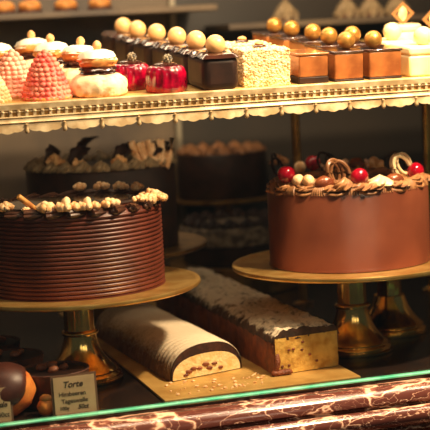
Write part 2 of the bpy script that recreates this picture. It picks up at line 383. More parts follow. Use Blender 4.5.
labs = ('second dark slice back, its cream-gold ball overlapping the frontmost ball', 'third dark slice back in the row, ball above the front jelly', 'fourth dark slice back in the row, behind the front jelly', 'fifth dark slice back, ball half covering the rearmost ball', 'rearmost dark slice of the row, ball at the far left')
for (px, Y), lab in zip(((195, 2.104), (176, 2.193), (156, 2.282), (137, 2.371), (123, 2.46)), labs):
    dup(ds, spot(px, Y), lab)
# flake-coated cubes
def flake_cube(w, d, h, seed):
    g = MB(); rnd = random.Random(seed); g.box(-w/2, w/2, -d/2, d/2, 0, h)
    for i in range(1500):
        f = rnd.choice('ffftlr'); u, v = rnd.uniform(-.5, .5), rnd.random()
        p = {'f': (u*w, -d/2, v*h), 't': (u*w, (v-.5)*d, h), 'l': (-w/2, u*d, v*h), 'r': (w/2, u*d, v*h)}[f]
        q = rnd.uniform(.0010, .0026)
        g.ball((q*rnd.uniform(.6, 1.4), q*rnd.uniform(.6, 1.3), q*rnd.uniform(.5, 1)), T(*p) @ Rz(rnd.random()*6) @ Rx(rnd.random()*6), 6, 4)
    return g
for px, Y, lab in ((260, 2.03, 'front flake-coated cream cube between dark and caramel slices'), (243, 2.125, 'rear flake-coated cube, mostly behind the front one')):
    t = thing('flake_cube', lab, 'cake', spot(px, Y), RT, 'flake-coated cubes')
    flake_cube(.066, .06, .05, px).build('flake_coat', FLAKE, t, smooth=False)
    cdk = MB().lathe([(.0005, .049), (.009, .05), (.010, .053), (.008, .0545), (.0005, .055)], 24).build('chocolate_disc', GLAZE, t)
    MB().ball((.0065, .006, .0035), None, 12, 8, lump(px, .15, 4)).build('hazelnut', NUT, cdk).location = (0, 0, .0565)
# caramel slices
def caramel(px, Y, lab, w=.044, ballm=None, bx=0, by=0, base=True, gp='caramel slices'):
    t = thing('caramel_slice', lab, 'cake', spot(px, Y), RT, gp)
    MB().box(-w/2, w/2, -.032, .04, 0, .009 if base else .003).build('chocolate_base', DARK, t, bevel=.001)
    MB().box(-w/2+.0006, w/2-.0006, -.0316, .0396, .009 if base else .003, .039).build('caramel_block', CARAMEL, t, bevel=.002)
    MB().box(-w/2-.001, w/2+.001, -.033, .041, .039, .0425).build('glaze', GLAZE if ballm is ABALL else CARAMEL, t, bevel=.0015)
    if ballm:
        MB().ball(.0128, None, 24, 16).build('ball', ballm, t).location = (bx, by, .0548)
    return t
caramel(306, 2.025, 'glossy caramel slice directly right of the flake-coated cube')
t = caramel(341, 2.025, 'caramel slice in front centre, gold ball near its right edge', ballm=ABALL, bx=.007, by=-.004, base=False)
caramel(377, 2.025, 'rightmost caramel slice at the shelf front beside cream slices', .05, ABALL, -.012, -.016, base=False)
for px, Y, lab in ((327, 2.12, 'caramel slice with gold ball behind the ball-less front slice'), (350, 2.12, 'caramel slice behind the front centre one, ball nearly hidden'), (311, 2.205, 'caramel slice second back, gold ball left of its neighbour'), (290, 2.295, 'caramel slice third back behind the flake-coated cube'), (273, 2.38, 'farthest caramel slice, dull gold ball above the flake cube')):
    caramel(px, Y, lab, .044, ABALL, 0, -.01)
# cream slices
def cream(px, Y, lab, bx):
    t = thing('cream_slice', lab, 'cake', spot(px, Y), RT, 'pale cream slices')
    MB().box(-.0235, .0235, -.034, .04, 0, .03).build('sponge_block', CREAM, t, bevel=.003)
    MB().box(-.024, .024, -.0345, .0405, .03, .043).build('cream_layer', CREAM, t, bevel=.004, seg=3)
    MB().ball(.0135, None, 24, 16).build('ball', PBALL, t).location = (bx, -.01, .0555)
cream(415, 2.025, 'front cream slice with pale ball at the shelf right', .008)
cream(391, 2.125, 'cream slice behind the rightmost caramel slice, pale ball on top', -.002)
# cream tarts with diamond
def diamond_tart(px, Y, lab, h):
    t = thing('cream_tart', lab, 'cake', spot(px, Y), RT, 'cream tarts with chocolate diamonds')
    MB().lathe([(.026, 0), (.0275, .004), (.0275, h-.012), (.026, h-.01), (.0285, h-.008), (.0285, h-.002), (.026, h), (.0005, h)], 32).build('cream_body', CREAM, t)
    z = h+.017; s = .0195
    g = MB(); outer = [(s, 0), (0, s), (-s, 0), (0, -s)]; vs = []
    for y in (-.0015, .0015):
        for kx in (1, .66): vs += [(p[0]*kx, y, z+p[1]*kx*.95) for p in outer]
    fs = []
    for i in range(4):
        j = (i+1) % 4
        fs += [(i, j, 4+j, 4+i), (8+i, 12+i, 12+j, 8+j), (i, 8+i, 8+j, j), (4+i, 4+j, 12+j, 12+i)]
    dfm = g.add(vs, fs).build('diamond_frame', DIAMB, t, smooth=False)
    MB().ball((.0075, .002, .0125), T(0, 0, z), 16, 10).build('almond_centre', NUTP, dfm)
diamond_tart(403, 2.235, 'tall cream tart with brown diamond ornament, left of the pair', .056)
diamond_tart(434, 2.165, 'cream tart with diamond ornament at the right photo edge', .05)

# ------------------------------------------------------------------ cake stands
def stand(loc, lab, R=.173, H=.137, stem=.0215, m=GOLD, pm=PLATE):
    t = thing('cake_stand', lab, 'cake stand', loc, (0, 0, 0), 'brass cake stands')
    MB().lathe([(.02, H-.008), (R*.7, H-.007), (R*.93, H-.0075), (R*.985, H-.0075), (R, H-.006), (R*1.004, H-.004), (R*1.0, H-.001), (R*.985, H-.0002), (R*.955, H-.0015), (R*.92, H-.0028), (R*.5, H-.003), (.0005, H-.003)], 96).build('plate', pm, t)
    s = stem
    c = H*.5
    st = MB().lathe([(s*1.02, c), (s*.98, c+.01), (s*.98, H-.016), (s*1.05, H-.011), (s*1.35, H-.007)], 48, None, lambda a, r, z: (r*(1+.03*cos(12*a)), z)).build('stem', m, t)
    MB().lathe([(s*1.0, c-.004), (s*1.2, c-.003), (s*1.24, c), (s*1.16, c+.003), (s*1.0, c+.004)], 40).build('collar', m, st)
    MB().lathe([(.055, 0), (.0575, .0015), (.0575, .004), (.054, .0055), (.0535, .0065), (.0555, .0085), (.0545, .0105), (.051, .012), (.0505, .013), (.052, .015), (.050, .0175), (.0455, .021), (.0395, .027), (.034, .034), (.0295, .042), (.026, .051), (.0237, .059), (s*1.06, c-.003)], 56, None).build('foot', m, t)
    return t
LS = Vector((.413, 2.08, 0)); RS = Vector((.8175, 2.062, 0))
stand(LS, 'brass pedestal stand under the ridged chocolate cake')
stand(RS, 'brass pedestal stand under the cherry-topped cake')
PT = .134

# piped shapes
def rosette(r, h, lobes=7, twist=1.6):
    g = MB(); n = lobes*6; vs = []; fs = []; m = 12
    for j in range(m+1):
        t = j/m; rr = r*(1-t**1.4)*(1+.25*sin(pi*t))+.0004
        for i in range(n):
            a = 2*pi*i/n; q = rr*(1+.2*cos(lobes*(a-twist*t))); vs.append((q*cos(a), q*sin(a), h*t))
    for j in range(m):
        for i in range(n):
            k = (i+1) % n; fs.append((j*n+i, j*n+k, (j+1)*n+k, (j+1)*n+i))
    fs.append(tuple(range(m*n, m*n+n))); fs.append(tuple(reversed(range(n))))
    return g.add(vs, fs)
def shell(l, w, h, ridges=5):
    """a piped shell: fat ridged head tapering along +x, made of curved ropes"""
    g = MB()
    for i in range(ridges):
        a = pi*(i+.5)/ridges; pts = []; rad = []
        for j in range(9):
            t = j/8; f = sin(pi*min(1, t*1.15+.12))**.7 if t < .9 else .25
            f = max(.12, (1-t)**.6*(.45+.55*sin(pi*min(1, .25+t*.75))))
            pts.append((l*(t-.35), w*.75*cos(a)*f+.15*w*sin(t*3), h*.75*sin(a)*f)); rad.append(max(.0006, w*.42*f*(5/ridges)*.5))
        g.tube(pts, rad, 7)
    g.ball((l*.28, w*.5, h*.45), T(-l*.1, 0, h*.15), 12, 8)
    return g
def loop(rx, rz, tr, turns=1):
    pts = [(rx*cos(a), .003*sin(a*turns), rz+rz*sin(a)) for a in [2*pi*i/28 for i in range(28)]]
    return MB().tube(pts, tr, 7, True)
def cluster(n, R, r, seed):
    g = MB(); rnd = random.Random(seed)
    for i in range(n):
        a = rnd.random()*6.28; d = R*sqrt(rnd.random()); z = (R-d)*.8*rnd.random()+r*.8
        g.ball(r*rnd.uniform(.75, 1.2), T(d*cos(a), d*sin(a), z), 10, 7, lump(i+seed, .35, 3))
    return g

# ------------------------------------------------------------------ left cake (combed ridges)
lc = thing('chocolate_layer_cake', 'dark round chocolate cake with combed horizontal ridges on the left stand', 'cake', (LS.x, LS.y, PT))
CR, CH = .124, .117
prof = [(CR*.9, 0), (CR+.001, .0005)]; nr = 19
for i in range(nr):
    z0 = .002+i*(CH-.008)/nr; dz = (CH-.008)/nr
    for q in range(5):
        t = q/5; prof.append((CR-.0022+.0028*sin(pi*t)**.7, z0+dz*t))
prof += [(CR-.003, CH-.005), (CR-.005, CH-.001), (CR-.009, CH), (.0005, CH)]
MB().lathe(prof, 120, None, lambda a, r, z: (r*(1+.004*noise.noise(Vector((cos(a)*2, sin(a)*2, z*20)))), z)).build('ridged_icing', COMB, lc)
MB().lathe([(CR-.03, CH-.001), (CR-.028, CH+.002), (CR-.04, CH+.003), (.0005, CH+.003)], 64).build('mirror_glaze', GLAZE, lc)
shp = shell(.048, .014, .013, 5)
pr_ = None; NR = 26
for i in range(NR):
    a = 2*pi*i/NR; loc = ((CR-.007)*cos(a), (CR-.007)*sin(a), CH-.005); rot = (0, 0, a+pi/2+.35)
    if pr_ is None: pr_ = shp.build('piped_shell', PIPED, lc); pr_.location = loc; pr_.rotation_euler = rot
    else: place(pr_, lc, loc, rot, (1, 1, random.uniform(.9, 1.15)))
def rim(px, rr, cx, R):
    """angle on the front rim at which picture column px is met"""
    best = None
    for i in range(721):
        a = pi+pi*i/720; p = (cx[0]+rr*cos(a), cx[1]+rr*sin(a), cx[2]); e_ = abs(proj(p)[0]-px)
        if best is None or e_ < best[0]: best = (e_, a)
    return best[1]
top = (LS.x, LS.y, PT+CH)
cl1 = cluster(22, .0105, .0038, 3).build('nut_cluster', NUTP, lc)
cl2 = cluster(13, .008, .0036, 5).build('nut_cluster', NUTP, lc)
first = True
for px, src, s in ((9, cl2, 1.2), (47, cl2, 1.35), (68, cl1, 1.3), (88, cl1, 1.15), (109, cl2, 1.2), (137, cl2, 1.0), (28, cl2, .6)):
    a = rim(px, CR-.013, top, 0); loc = ((CR-.008)*cos(a), (CR-.008)*sin(a), CH+.0035)
    if src.location.length == 0: src.location = loc; src.scale = (s,)*3
    else: place(src, lc, loc, (0, 0, px), s)
bp = atz(151, 196, PT+CH+.008)
big = cluster(70, .019, .0046, 11).build('nut_cluster', NUTP, lc); big.location = (bp.x-LS.x, bp.y-LS.y, CH+.001)
for i in range(4):                                   # nuts on the far rim, in the shade
    a = .35+i*.3; place(cl2, lc, ((CR-.014)*cos(a), (CR-.014)*sin(a), CH+.007), (0, 0, i), 1.1)
a = rim(28, CR-.013, top, 0)
q = MB().lathe([(.003, -.026), (.0036, -.024), (.004, .018), (.003, .020)], 12).build('wafer_stick', WAFER, lc)
q.location = ((CR-.016)*cos(a), (CR-.016)*sin(a), CH+.012); q.rotation_euler = (.2, radians(-52), .2)

# ------------------------------------------------------------------ right cake (smooth, cherries)
rc = thing('cherry_chocolate_cake', 'smooth brown chocolate cake ringed with cherries and piped cream', 'cake', (RS.x, RS.y, PT))
CR2, CH2 = .1175, .113
MB().lathe([(CR2*.95, 0), (CR2+.0015, .001), (CR2+.001, .004), (CR2, .006), (CR2-.0005, CH2-.003), (CR2-.002, CH2-.0005), (CR2-.005, CH2), (.0005, CH2)], 120, None, lambda a, r, z: (r*(1+.003*noise.noise(Vector((cos(a)*3, sin(a)*3, z*12)))), z)).build('smooth_icing', SMOOTH, rc)
g = MB(); rnd = random.Random(9)
for i in range(260):
    a = rnd.random()*6.28; r_ = CR2-.004+rnd.uniform(-.002, .003); z_ = rnd.uniform(.0, .004)
    q_ = rnd.uniform(.0006, .0014); g.ball(q_, T(r_*cos(a), r_*sin(a), z_), 6, 4)
o = g.build('crumb_ring', PIPE, rc, smooth=False); o['kind'] = 'stuff'
NR = 15; sw = None
def swag(R_, da, seed):
    g = MB(); rnd = random.Random(seed)
    for k in range(6):
        pts = []; rad = []
        for j in range(15):
            t = j/14; a = -da/2+da*t; e_ = sin(pi*t)
            rr = R_-.0125+.0105*e_*cos(pi*k/5)+.002*e_; z = .004+.0105*sin(pi*k/5)*(.35+.65*e_)-.0045*e_*(1-k/5)+.0035*cos(2*pi*t)*(.5+.1*k)
            pts.append((rr*cos(a)-R_, rr*sin(a), z)); rad.append(.0012+.0011*e_)
        g.tube(pts, rad, 7)
    return g
for i in range(NR):
    a = 2*pi*i/NR; loc = (CR2*cos(a), CR2*sin(a), CH2-.001)
    if sw is None: sw = swag(CR2, .5, 1).build('piped_swag', PIPE, rc); sw.location = loc
    else: place(sw, rc, loc, (0, 0, a), (1, 1, random.uniform(.9, 1.15)))
fan_ = None
for i in range(NR):
    a = 2*pi*(i+.5)/NR; loc = ((CR2-.005)*cos(a), (CR2-.005)*sin(a), CH2-.003)
    if fan_ is None:
        g = MB()
        for k in range(6):
            u = (k-2.5)/2.5
            g.tube([(-.012, .001*u, .013), (-.004, .004*u, .0125), (.003, .0075*u, .006), (.0045, .0095*u, -.001)], [.0012, .0019, .0019, .0009], 7)
        fan_ = g.build('piped_fan', PIPE, rc); fan_.location = loc; fan_.rotation_euler = (0, 0, a)
    else: place(fan_, rc, loc, (0, 0, a))
pr_ = shell(.046, .0145, .016, 6).build('piped_shell', PIPE, rc); pr_.location = (0, .03, CH2-.001)
for i in range(14):
    a = 2*pi*i/14+.2; place(pr_, rc, ((CR2-.036)*cos(a), (CR2-.036)*sin(a), CH2-.001), (0, 0, a+pi/2+(.7 if i % 2 else -.5)), (1.05, 1.1, 1.35))
top2 = (RS.x, RS.y, PT+CH2)
def rimloc(px, inset=.012, back=False, z=.0):
    a = rim(px, CR2-inset, top2, 0)
    if back: a = None
    return Vector(((CR2-inset)*cos(a), (CR2-inset)*sin(a), CH2+z))
def attop(px, py, h):
    p = atz(px, py, PT+CH2+h); return Vector((p.x-RS.x, p.y-RS.y, CH2+h))
def onrim(px, py, inset):
    a = rim(px, CR2-inset, top2, 0); x, y = (CR2-inset)*cos(a), (CR2-inset)*sin(a); z = CH2
    for _ in range(8): z += (proj((RS.x+x, RS.y+y, PT+z))[1]-py)*.00135
    return Vector((x, y, z))
ros = rosette(.0145, .017).build('rosette', PIPE, rc); ros.location = rimloc(345, .012, z=.004)
for px, s in ((289, 1.0), (306, .8), (330, .8), (361, 1.05), (373, 1.0), (398, 1.0), (420, 1.1), (429, .9)):
    place(ros, rc, rimloc(px, .012, z=.002), (0, 0, px), (s, s, s*.7))
ch = MB().ball(.0128, None, 22, 14, lambda d: 1-.12*max(0, d.z-.75)*3).build('cherry', CHERRY, rc)
for i, (px, py, h) in enumerate(((287, 174, 0), (313, 163, .013), (360, 177, 0), (420, 171, 0))):
    l = attop(px, py, h) if h else onrim(px, py, .009 if i == 0 else .018)
    if i == 0: ch.location = l
    else: place(ch, rc, l, (0, .3*i, i))
eg = MB().ball((.0150, .0108, .0108), None, 20, 12).build('chocolate_egg', BRONZE, rc)
for i, (px, py, h, rz) in enumerate(((325, 183, 0, 0), (357, 164, .014, .4), (395, 181, 0, .1))):
    l = attop(px, py, h) if h else onrim(px, py, .016)
    if i == 0: eg.location = l; eg.rotation_euler = (0, -.15, rz)
    else: place(eg, rc, l, (0, .2, rz))
hz = MB().ball((.0095, .0092, .0092), None, 14, 10, lump(8, .12, 3)).build('hazelnut', NUTP, rc)
for i, (px, py, h) in enumerate(((299, 181, 0), (309, 181, 0), (374, 162, .012), (380, 165, .01), (300, 167, .01))):
    l = attop(px, py, h) if h else onrim(px, py, .015)
    if i == 0: hz.location = l
    else: place(hz, rc, l, (0, i, i), random.uniform(.85, 1.05))
wc = rosette(.0165, .015, 6, 1.0).build('white_swirl', WHITECH, rc); wc.location = rimloc(380, .014, z=.006)
lp = loop(.0115, .0165, .0018).build('chocolate_loop', DARK, rc)
LP = ((330, 172, -.02, (0, -.5, .3), DARK, 1.05), (334, 172, 0, (0, -.4, .6), DARK, .95), (340, 184, 0, (0, -.35, .3), PIPE, 1.1), (345, 186, 0, (0, -.3, -.1), PIPE, 1.1), (336, 183, 0, (.1, -.35, .5), PIPE, .95),
      (391, 173, 0, (0, -.1, .2), DARK, .8), (401, 172, 0, (0, -.4, .3), DARK, 1.0), (407, 178, 0, (0, -.5, .1), WHITECH, 1.15), (413, 178, 0, (0, -.5, .3), WHITECH, 1.1), (420, 173, 0, (0, -.3, .1), WHITECH, .9), (277, 176, 0, (0, -.2, .9), DARK, 1.1), (281, 178, 0, (0, -.4, .6), DARK, 1.0))
mlp = {}
for i, (px, py, _, rot, m, s) in enumerate(LP):
    l = onrim(px, py, .03) if m is not DARK else attop(px, py, .003)
    if m.name not in mlp:
        if m is DARK: o = lp
        else: o = loop(.0115, .0165, .0025).build('chocolate_loop', MILKL if m is PIPE else m, rc)
        if m is WHITECH: o['label'] = 'white chocolate loop'
        mlp[m.name] = o; o.location = l; o.rotation_euler = rot; o.scale = (s,)*3
    else: place(mlp[m.name], rc, l, rot, s)
# dark swirl mound in the middle and a brown truffle at the left back
for px, py, s in ((279, 164, 1.0), (345, 168, .9), (366, 168, .9), (318, 170, .8)):
    place(ros, rc, attop(px, py, .0), (0, 0, px), s)

# ------------------------------------------------------------------ logs and their board
bx0, bx1 = .481, .757
bd = MB().box(bx0, bx1, 1.888, 2.60, .0005, .004).build('cake_board', BOARD, smooth=False, bevel=.001)
tag(bd, 'flat gold card board under the two long cakes', 'board')
# roulade
rl = thing('roulade', 'sugar-dusted ribbed roulade with cream cut end beneath the ridged cake', 'cake', (.572, 2.0, .004), (0, 0, radians(3.5)))
W, Hh, LEN = .0585, .047, .36
def dsec(k, kw=1, kh=1):
    a = pi*k; c, s_ = cos(a), sin(a); return (W*kw*math.copysign(abs(c)**.8, c), Hh*kh*abs(s_)**.8)
slant = .25
vs = []; fs = []; n = 40; mY = 160
for j in range(mY+1):
    y = LEN*j/mY
    for i in range(n+1):
        x, z = dsec(i/n); d = 1+.022*cos(2*pi*y/.0125)*(1-.55*sin(pi*i/n))+.012*noise.noise(Vector((x*40, y*30, z*40)))
        if j in (0, 1): d *= .965 if j == 0 else .99
        vs.append((x*d, y+slant*x*.9*max(0, 1-j/mY*3), z*d))
for j in range(mY):
    for i in range(n):
        a = j*(n+1)+i; fs.append((a, a+1, a+n+2, a+n+1))
    fs.append((j*(n+1), (j+1)*(n+1), (j+1)*(n+1)+n, j*(n+1)+n))
fs.append(tuple(range(mY*(n+1), (mY+1)*(n+1))))
MB().add(vs, fs).build('sugared_crust', ROULADE, rl)
def endcap(kw, kh, y, lift, m, name, amp):
    pts = [dsec(i/n, kw, kh) for i in range(n+1)]
    vs = []; fs = []
    R_ = 10
    for q in range(R_+1):
        for (x, z) in pts:
            t = q/R_; X = x*t; Z = lift+(z-.012)*t+.012*1
            Z = max(.0012, Z)
            vs.append((X, y+slant*X*.9-.0006-amp*abs(noise.noise(Vector((X*160, Z*160, 3)))), Z))
    for q in range(R_):
        for i in range(n):
            a = q*(n+1)+i; fs.append((a, a+1, a+n+2, a+n+1))
        a = q*(n+1); fs.append((a, a+n+1, a+2*n+1, a+n))
    MB().add(vs, fs).build(name, m, rl)
endcap(.955, .955, .001, 0, BURN, 'dark_rim', .001)
endcap(.93, .66, -.001, .001, CUT, 'cream_cut_face', .0015)
g = MB(); rnd = random.Random(3)
for (x, z, r_) in ((-.03, .010, .004), (-.022, .013, .004), (-.012, .012, .003), (-.002, .016, .004), (.004, .010, .0035), (.012, .015, .003), (-.034, .006, .003), (.022, .008, .003)):
    g.ball((r_*1.6, .0015, r_*.7), T(x, slant*x*.9-.0022, z), 10, 6, lump(x*100, .3, 3))
g.build('nut_filling', CRUST, rl)
# long crumb cake
lg = thing('crumb_cake_loaf', 'long sugared crumb loaf with yellow sponge end on gold board', 'cake', (.7045, 1.955, .004), (0, 0, radians(1.0)))
HW, HL, LL = .05, .061, .60
sl = .12
vs = []; fs = []
sec = [(-HW, 0), (-HW*1.0, HL*.35), (-HW*1.0, HL*.7), (-HW*.96, HL*.86), (HW*.96, HL*.86), (HW, HL*.7), (HW, HL*.35), (HW, 0)]
mY = 120; n = len(sec)
for j in range(mY+1):
    y = LL*j/mY
    for (x, z) in sec:
        vs.append((x*(1+.05*noise.noise(Vector((x*20, y*28, z*30)))), y+sl*x*max(0, 1-j/mY*4), z))
for j in range(mY):
    for i in range(n):
        k = (i+1) % n; fs.append((j*n+i, j*n+k, (j+1)*n+k, (j+1)*n+i))
fs += [tuple(range(n)), tuple(range(mY*n, mY*n+n))]
MB().add(vs, fs).build('crust', CRUST, lg)
vs = []; fs = []; nx, ny = 36, 200
for j in range(ny+1):
    y = -.002+LL*j/ny
    for i in range(nx+1):
        u = -1+2*i/nx; x = HW*1.045*u; e_ = 1-abs(u)**6
        z = HL*.82+(HL*.2)*e_+.0042*noise.noise(Vector((x*75, y*75, 2)))*(.4+e_)+.002*noise.noise(Vector((x*220, y*220, 5)))
        if abs(u) > .95: z -= .004+.006*abs(noise.noise(Vector((u, y*60, 8))))
        vs.append((x, y+sl*x*max(0, 1-j/ny*4), z))
for j in range(ny):
    for i in range(nx):
        a = j*(nx+1)+i; fs.append((a, a+1, a+nx+2, a+nx+1))
o = len(vs)
for i in range(nx+1):
    x, y, z = vs[i]; vs.append((x, y+.0005, HL*.78-.0025*abs(noise.noise(Vector((x*90, 1, 1))))))
for i in range(nx): fs.append((i, i+1, o+i+1, o+i))
MB().add(vs, fs).build('crumb_topping', CRUMB, lg)
vs = []; fs = []; nx, nz = 24, 14
for j in range(nz+1):
    for i in range(nx+1):
        x = HW*.97*(-1+2*i/nx); z = .001+(HL*.82)*j/nz
        vs.append((x, sl*x-.002-.0018*noise.noise(Vector((x*120, z*120, 4))), z))
for j in range(nz):
    for i in range(nx):
        a = j*(nx+1)+i; fs.append((a, a+1, a+nx+2, a+nx+1))
MB().add(vs, fs).build('sponge_face', CUT2, lg)
g = MB(); rnd = random.Random(31)
for i in range(8):
    x = rnd.uniform(-.04, .042); z = rnd.uniform(.008, .042); g.ball((.0024, .0008, .0019), T(x, sl*x-.0028, z), 8, 5)
g.build('raisin', CRUST, lg)
g = MB()
for i in range(14):
    t = i/13; g.ball((.004, .0035, .0045), T(-HW*(1.02-.1*sin(t*3)), -.006-.004*sin(5*t), .004+.036*t), 10, 7, lump(i, .35, 3))
for i in range(6): g.ball((.006, .005, .004), T(-HW*1.02+.004*i, -.009, .004), 10, 7, lump(i+20, .35, 3))
g.build('crust_drip', CRUST, lg)
# crumbs on the board
g = MB(); rnd = random.Random(12)
for i in range(70):
    x = rnd.uniform(.50, .64); y = rnd.uniform(1.905, 1.975); q_ = rnd.choice((.0007, .001, .0014, .0022))
    g.ball((q_*1.3, q_, q_*.8), T(x, y, .004+q_*.5), 6, 4, lump(i, .3, 3))
o = g.build('cake_crumbs', NUTP); tag(o, 'scatter of cream crumbs on the gold board before the roulade', 'crumbs'); o['kind'] = 'stuff'

# ------------------------------------------------------------------ lower left: tarts, bun, cards
def tart(px, Y, r, h, lab, seed, nuts):
    p = onplane(px, Y, lambda y: 0)
    t = thing('chocolate_tart', lab, 'tart', p, (0, 0, 0), 'dark nut tarts')
    MB().lathe([(r*.8, 0), (r*.84, .003), (r, h-.002), (r*1.02, h), (r*.99, h+.001), (r*.93, h-.003), (.0005, h-.004)], 72, None, lambda a, q, z: (q*(1+.018*cos(28*a)*(q > r*.7)), z)).build('tart_case', TARTC, t)
    MB().lathe([(r*.93, h-.004), (r*.9, h-.0015), (r*.5, h), (.0005, h)], 40).build('ganache', DARK, t)
    first = None
    for (x, y, s) in nuts:
        if first is None: first = MB().ball((.0075, .0068, .005), None, 12, 8, lump(seed, .15, 3)).build('hazelnut', ROAST, t); first.location = (x, y, h+.003)
        else: place(first, t, (x, y, h+.003), (0, .4, s*3), s)
tart(56, 1.957, .046, .047, 'dark nut tart behind the full price card', 1, ((-.016, .004, 1), (0, .012, 1.05), (.012, -.008, .9), (-.004, -.018, 1)))
tart(12, 2.05, .046, .052, 'middle dark nut tart behind the glazed bun', 2, ((.006, -.01, 1), (.016, .004, .8), (-.014, .01, 1)))
tart(-10, 2.15, .046, .054, 'rearmost dark nut tart at the left edge', 3, ((.018, -.01, 1), (-.012, -.006, .9), (0, .016, 1)))
pb = onplane(6, 1.925, lambda y: 0)
bn = thing('glazed_bun', 'round golden bun with dark chocolate glaze behind the cut-off card', 'pastry', pb)
MB().ball((.040, .036, .034), T(0, 0, .033), 36, 22, lump(4, .06, 3)).build('dough', BUN, bn)
g = MB(); vs = []; n = 36; m_ = 14
M_ = T(0, 0, .028) @ Ry(radians(-38)) @ Rx(radians(10))
vs = []; fs = []
for j in range(m_+1):
    th = radians(98)*j/m_
    for i in range(n):
        a = 2*pi*i/n; th2 = th*(1+.08*sin(3*a)*j/m_)
        d = Vector((sin(th2)*cos(a), sin(th2)*sin(a), cos(th2))); d = (Rz(radians(12)) @ Ry(radians(-48)) @ d)
        k = 1.05 if j < m_ else .99
        vs.append((d.x*.041*k, d.y*.037*k, .033+d.z*.035*k))
for j in range(m_):
    for i in range(n):
        k = (i+1) % n; fs.append((j*n+i, j*n+k, (j+1)*n+k, (j+1)*n+i))
g.add(vs, fs).build('chocolate_glaze', BUNGL, bn)
pc = onplane(47, 1.902, lambda y: 0)
ck = thing('golden_puff', 'small golden puff between the bun and the full price card', 'pastry', (pc.x, pc.y, 0))
MB().ball((.012, .0115, .012), T(0, 0, .011), 20, 12, lump(6, .12, 3)).build('dough', BUN, ck)
MB().ball((.0085, .0085, .005), T(0, 0, .022), 16, 8, lump(7, .15, 3)).build('sugar_top', WAFER, ck)

def card(px0, px1, Y, h, lab, lines):
    a = onplane(px0, Y, lambda y: 0); b = onplane(px1, Y, lambda y: 0); w_ = b.x-a.x
    t = thing('price_card', lab, 'card', ((a.x+b.x)/2, Y, 0), (0, 0, 0), 'price cards behind the glass')
    sheet = MB().box(-w_/2, w_/2, 0, .0012, .003, h, Rx(radians(-6))).build('card_sheet', CARD, t, smooth=False)
    MB().box(-w_/2-.003, w_/2+.003, .0016, .003, .0012, h+.003, Rx(radians(-6))).build('backing', ACRYL, t, smooth=False)
    MB().box(-w_/2, w_/2, -.004, .012, 0, .0035).build('holder_foot', ACRYL, t, smooth=False, bevel=.001)
    for (s, x, z, size, bold) in lines:
        fc = bpy.data.curves.new('lettering', 'FONT'); fc.body = s; fc.size = size; fc.extrude = .0001; fc.shear = .25 if bold else 0; fc.offset = .0003 if bold else .00012
        fc.materials.append(INK); o = bpy.data.objects.new('lettering', fc); COL.objects.link(o)
        bpy.context.view_layer.update(); me = bpy.data.meshes.new_from_object(o.evaluated_get(bpy.context.evaluated_depsgraph_get()))
        bpy.data.objects.remove(o); o = bpy.data.objects.new('lettering', me); COL.objects.link(o); o.parent = sheet
        o.matrix_local = Rx(radians(-6)) @ T(x, -.0003, z) @ Rx(radians(90))
card(56, 97, 1.884, .050, 'full price card reading Torte standing behind the glass', (('Torte', -.015, .0365, .011, 1), ('Himbeeren', -.021, .0255, .0078, 0), ('Tageswelle', -.018, .0165, .0078, 0), ('100g', -.021, .008, .0065, 0), ('50ct', .003, .008, .0075, 1)))
card(-32, 12, 1.884, .046, 'price card cut off by the left edge of the photo', (('Tarte', -.012, .033, .010, 1), ('Schoko', -.010, .0215, .0095, 0), ('lade', .008, .0215, .0095, 1), ('100g 40ct', -.008, .009, .0085, 0)))

# ------------------------------------------------------------------ rear of the case
ps = atz(112, 250, .137)
p = onplane(98, 2.445, lambda y: .137); LR = Vector((p.x, 2.445, 0))
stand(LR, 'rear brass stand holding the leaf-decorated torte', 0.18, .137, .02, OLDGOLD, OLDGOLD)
tr_ = thing('leaf_torte', 'dark torte with cream shells and chocolate leaves behind the ridged cake', 'cake', (LR.x+.012, LR.y, PT))
RT_, HT = .122, .135
MB().lathe([(RT_*.96, 0), (RT_, .002), (RT_, HT-.004), (RT_-.004, HT), (.0005, HT)], 80).build('torte_body', DARK, tr_)
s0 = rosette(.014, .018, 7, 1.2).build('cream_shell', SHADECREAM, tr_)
for i in range(24):
    a = 2*pi*i/24+.05; l = ((RT_-.014)*cos(a), (RT_-.014)*sin(a), HT-.001)
    if i == 0: s0.location = l
    else: place(s0, tr_, l, (0, 0, i))
def leaf(l, w, m, parent):
    vs = []; fs = []; n = 12
    for j in range(n+1):
        t = j/n; h = w*sin(pi*t**.8)*(1+.15*sin(22*t))
        for i, u in enumerate((-1, -.5, 0, .5, 1)):
            vs.append((l*t, u*h, .25*l*sin(pi*t)-abs(u)*.0 + .3*h*abs(u)))
    for j in range(n):
        for i in range(4):
            a = j*5+i; fs.append((a, a+1, a+6, a+5))
    o = MB().add(vs, fs).build('chocolate_leaf', m, parent)
    q = o.modifiers.new('solid', 'SOLIDIFY'); q.thickness = .0015; return o
l0 = leaf(.05, .012, DARK, tr_); l0.location = (.05, -.075, HT+.012); l0.rotation_euler = (.9, -.3, .2)
for x, y, r_, s in ((.0, -.09, (.7, -.4, .4), 1), (.02, -.06, (.8, -.6, -.4), .9), (.065, -.06, (1.1, -.2, .1), 1.0), (-.07, -.08, (.8, -.5, .3), 1), (-.1, -.05, (.8, -.6, 1), 1), (-.03, .02, (.4, -.8, 0), 1)):
    place(l0, tr_, (x, y, HT+.010), r_, s)
cn = cluster(16, .014, .005, 21).build('nut_cluster', NUT, tr_); cn.location = (-.085, -.055, HT+.01)
place(cn, tr_, (-.055, -.085, HT+.008), (0, 0, 1), .8); place(cn, tr_, (.01, -.1, HT+.008), (0, 0, 2), .8); place(cn, tr_, (.04, -.085, HT+.02), (0, 0, 3), .7)
fan = MB(); vs = []
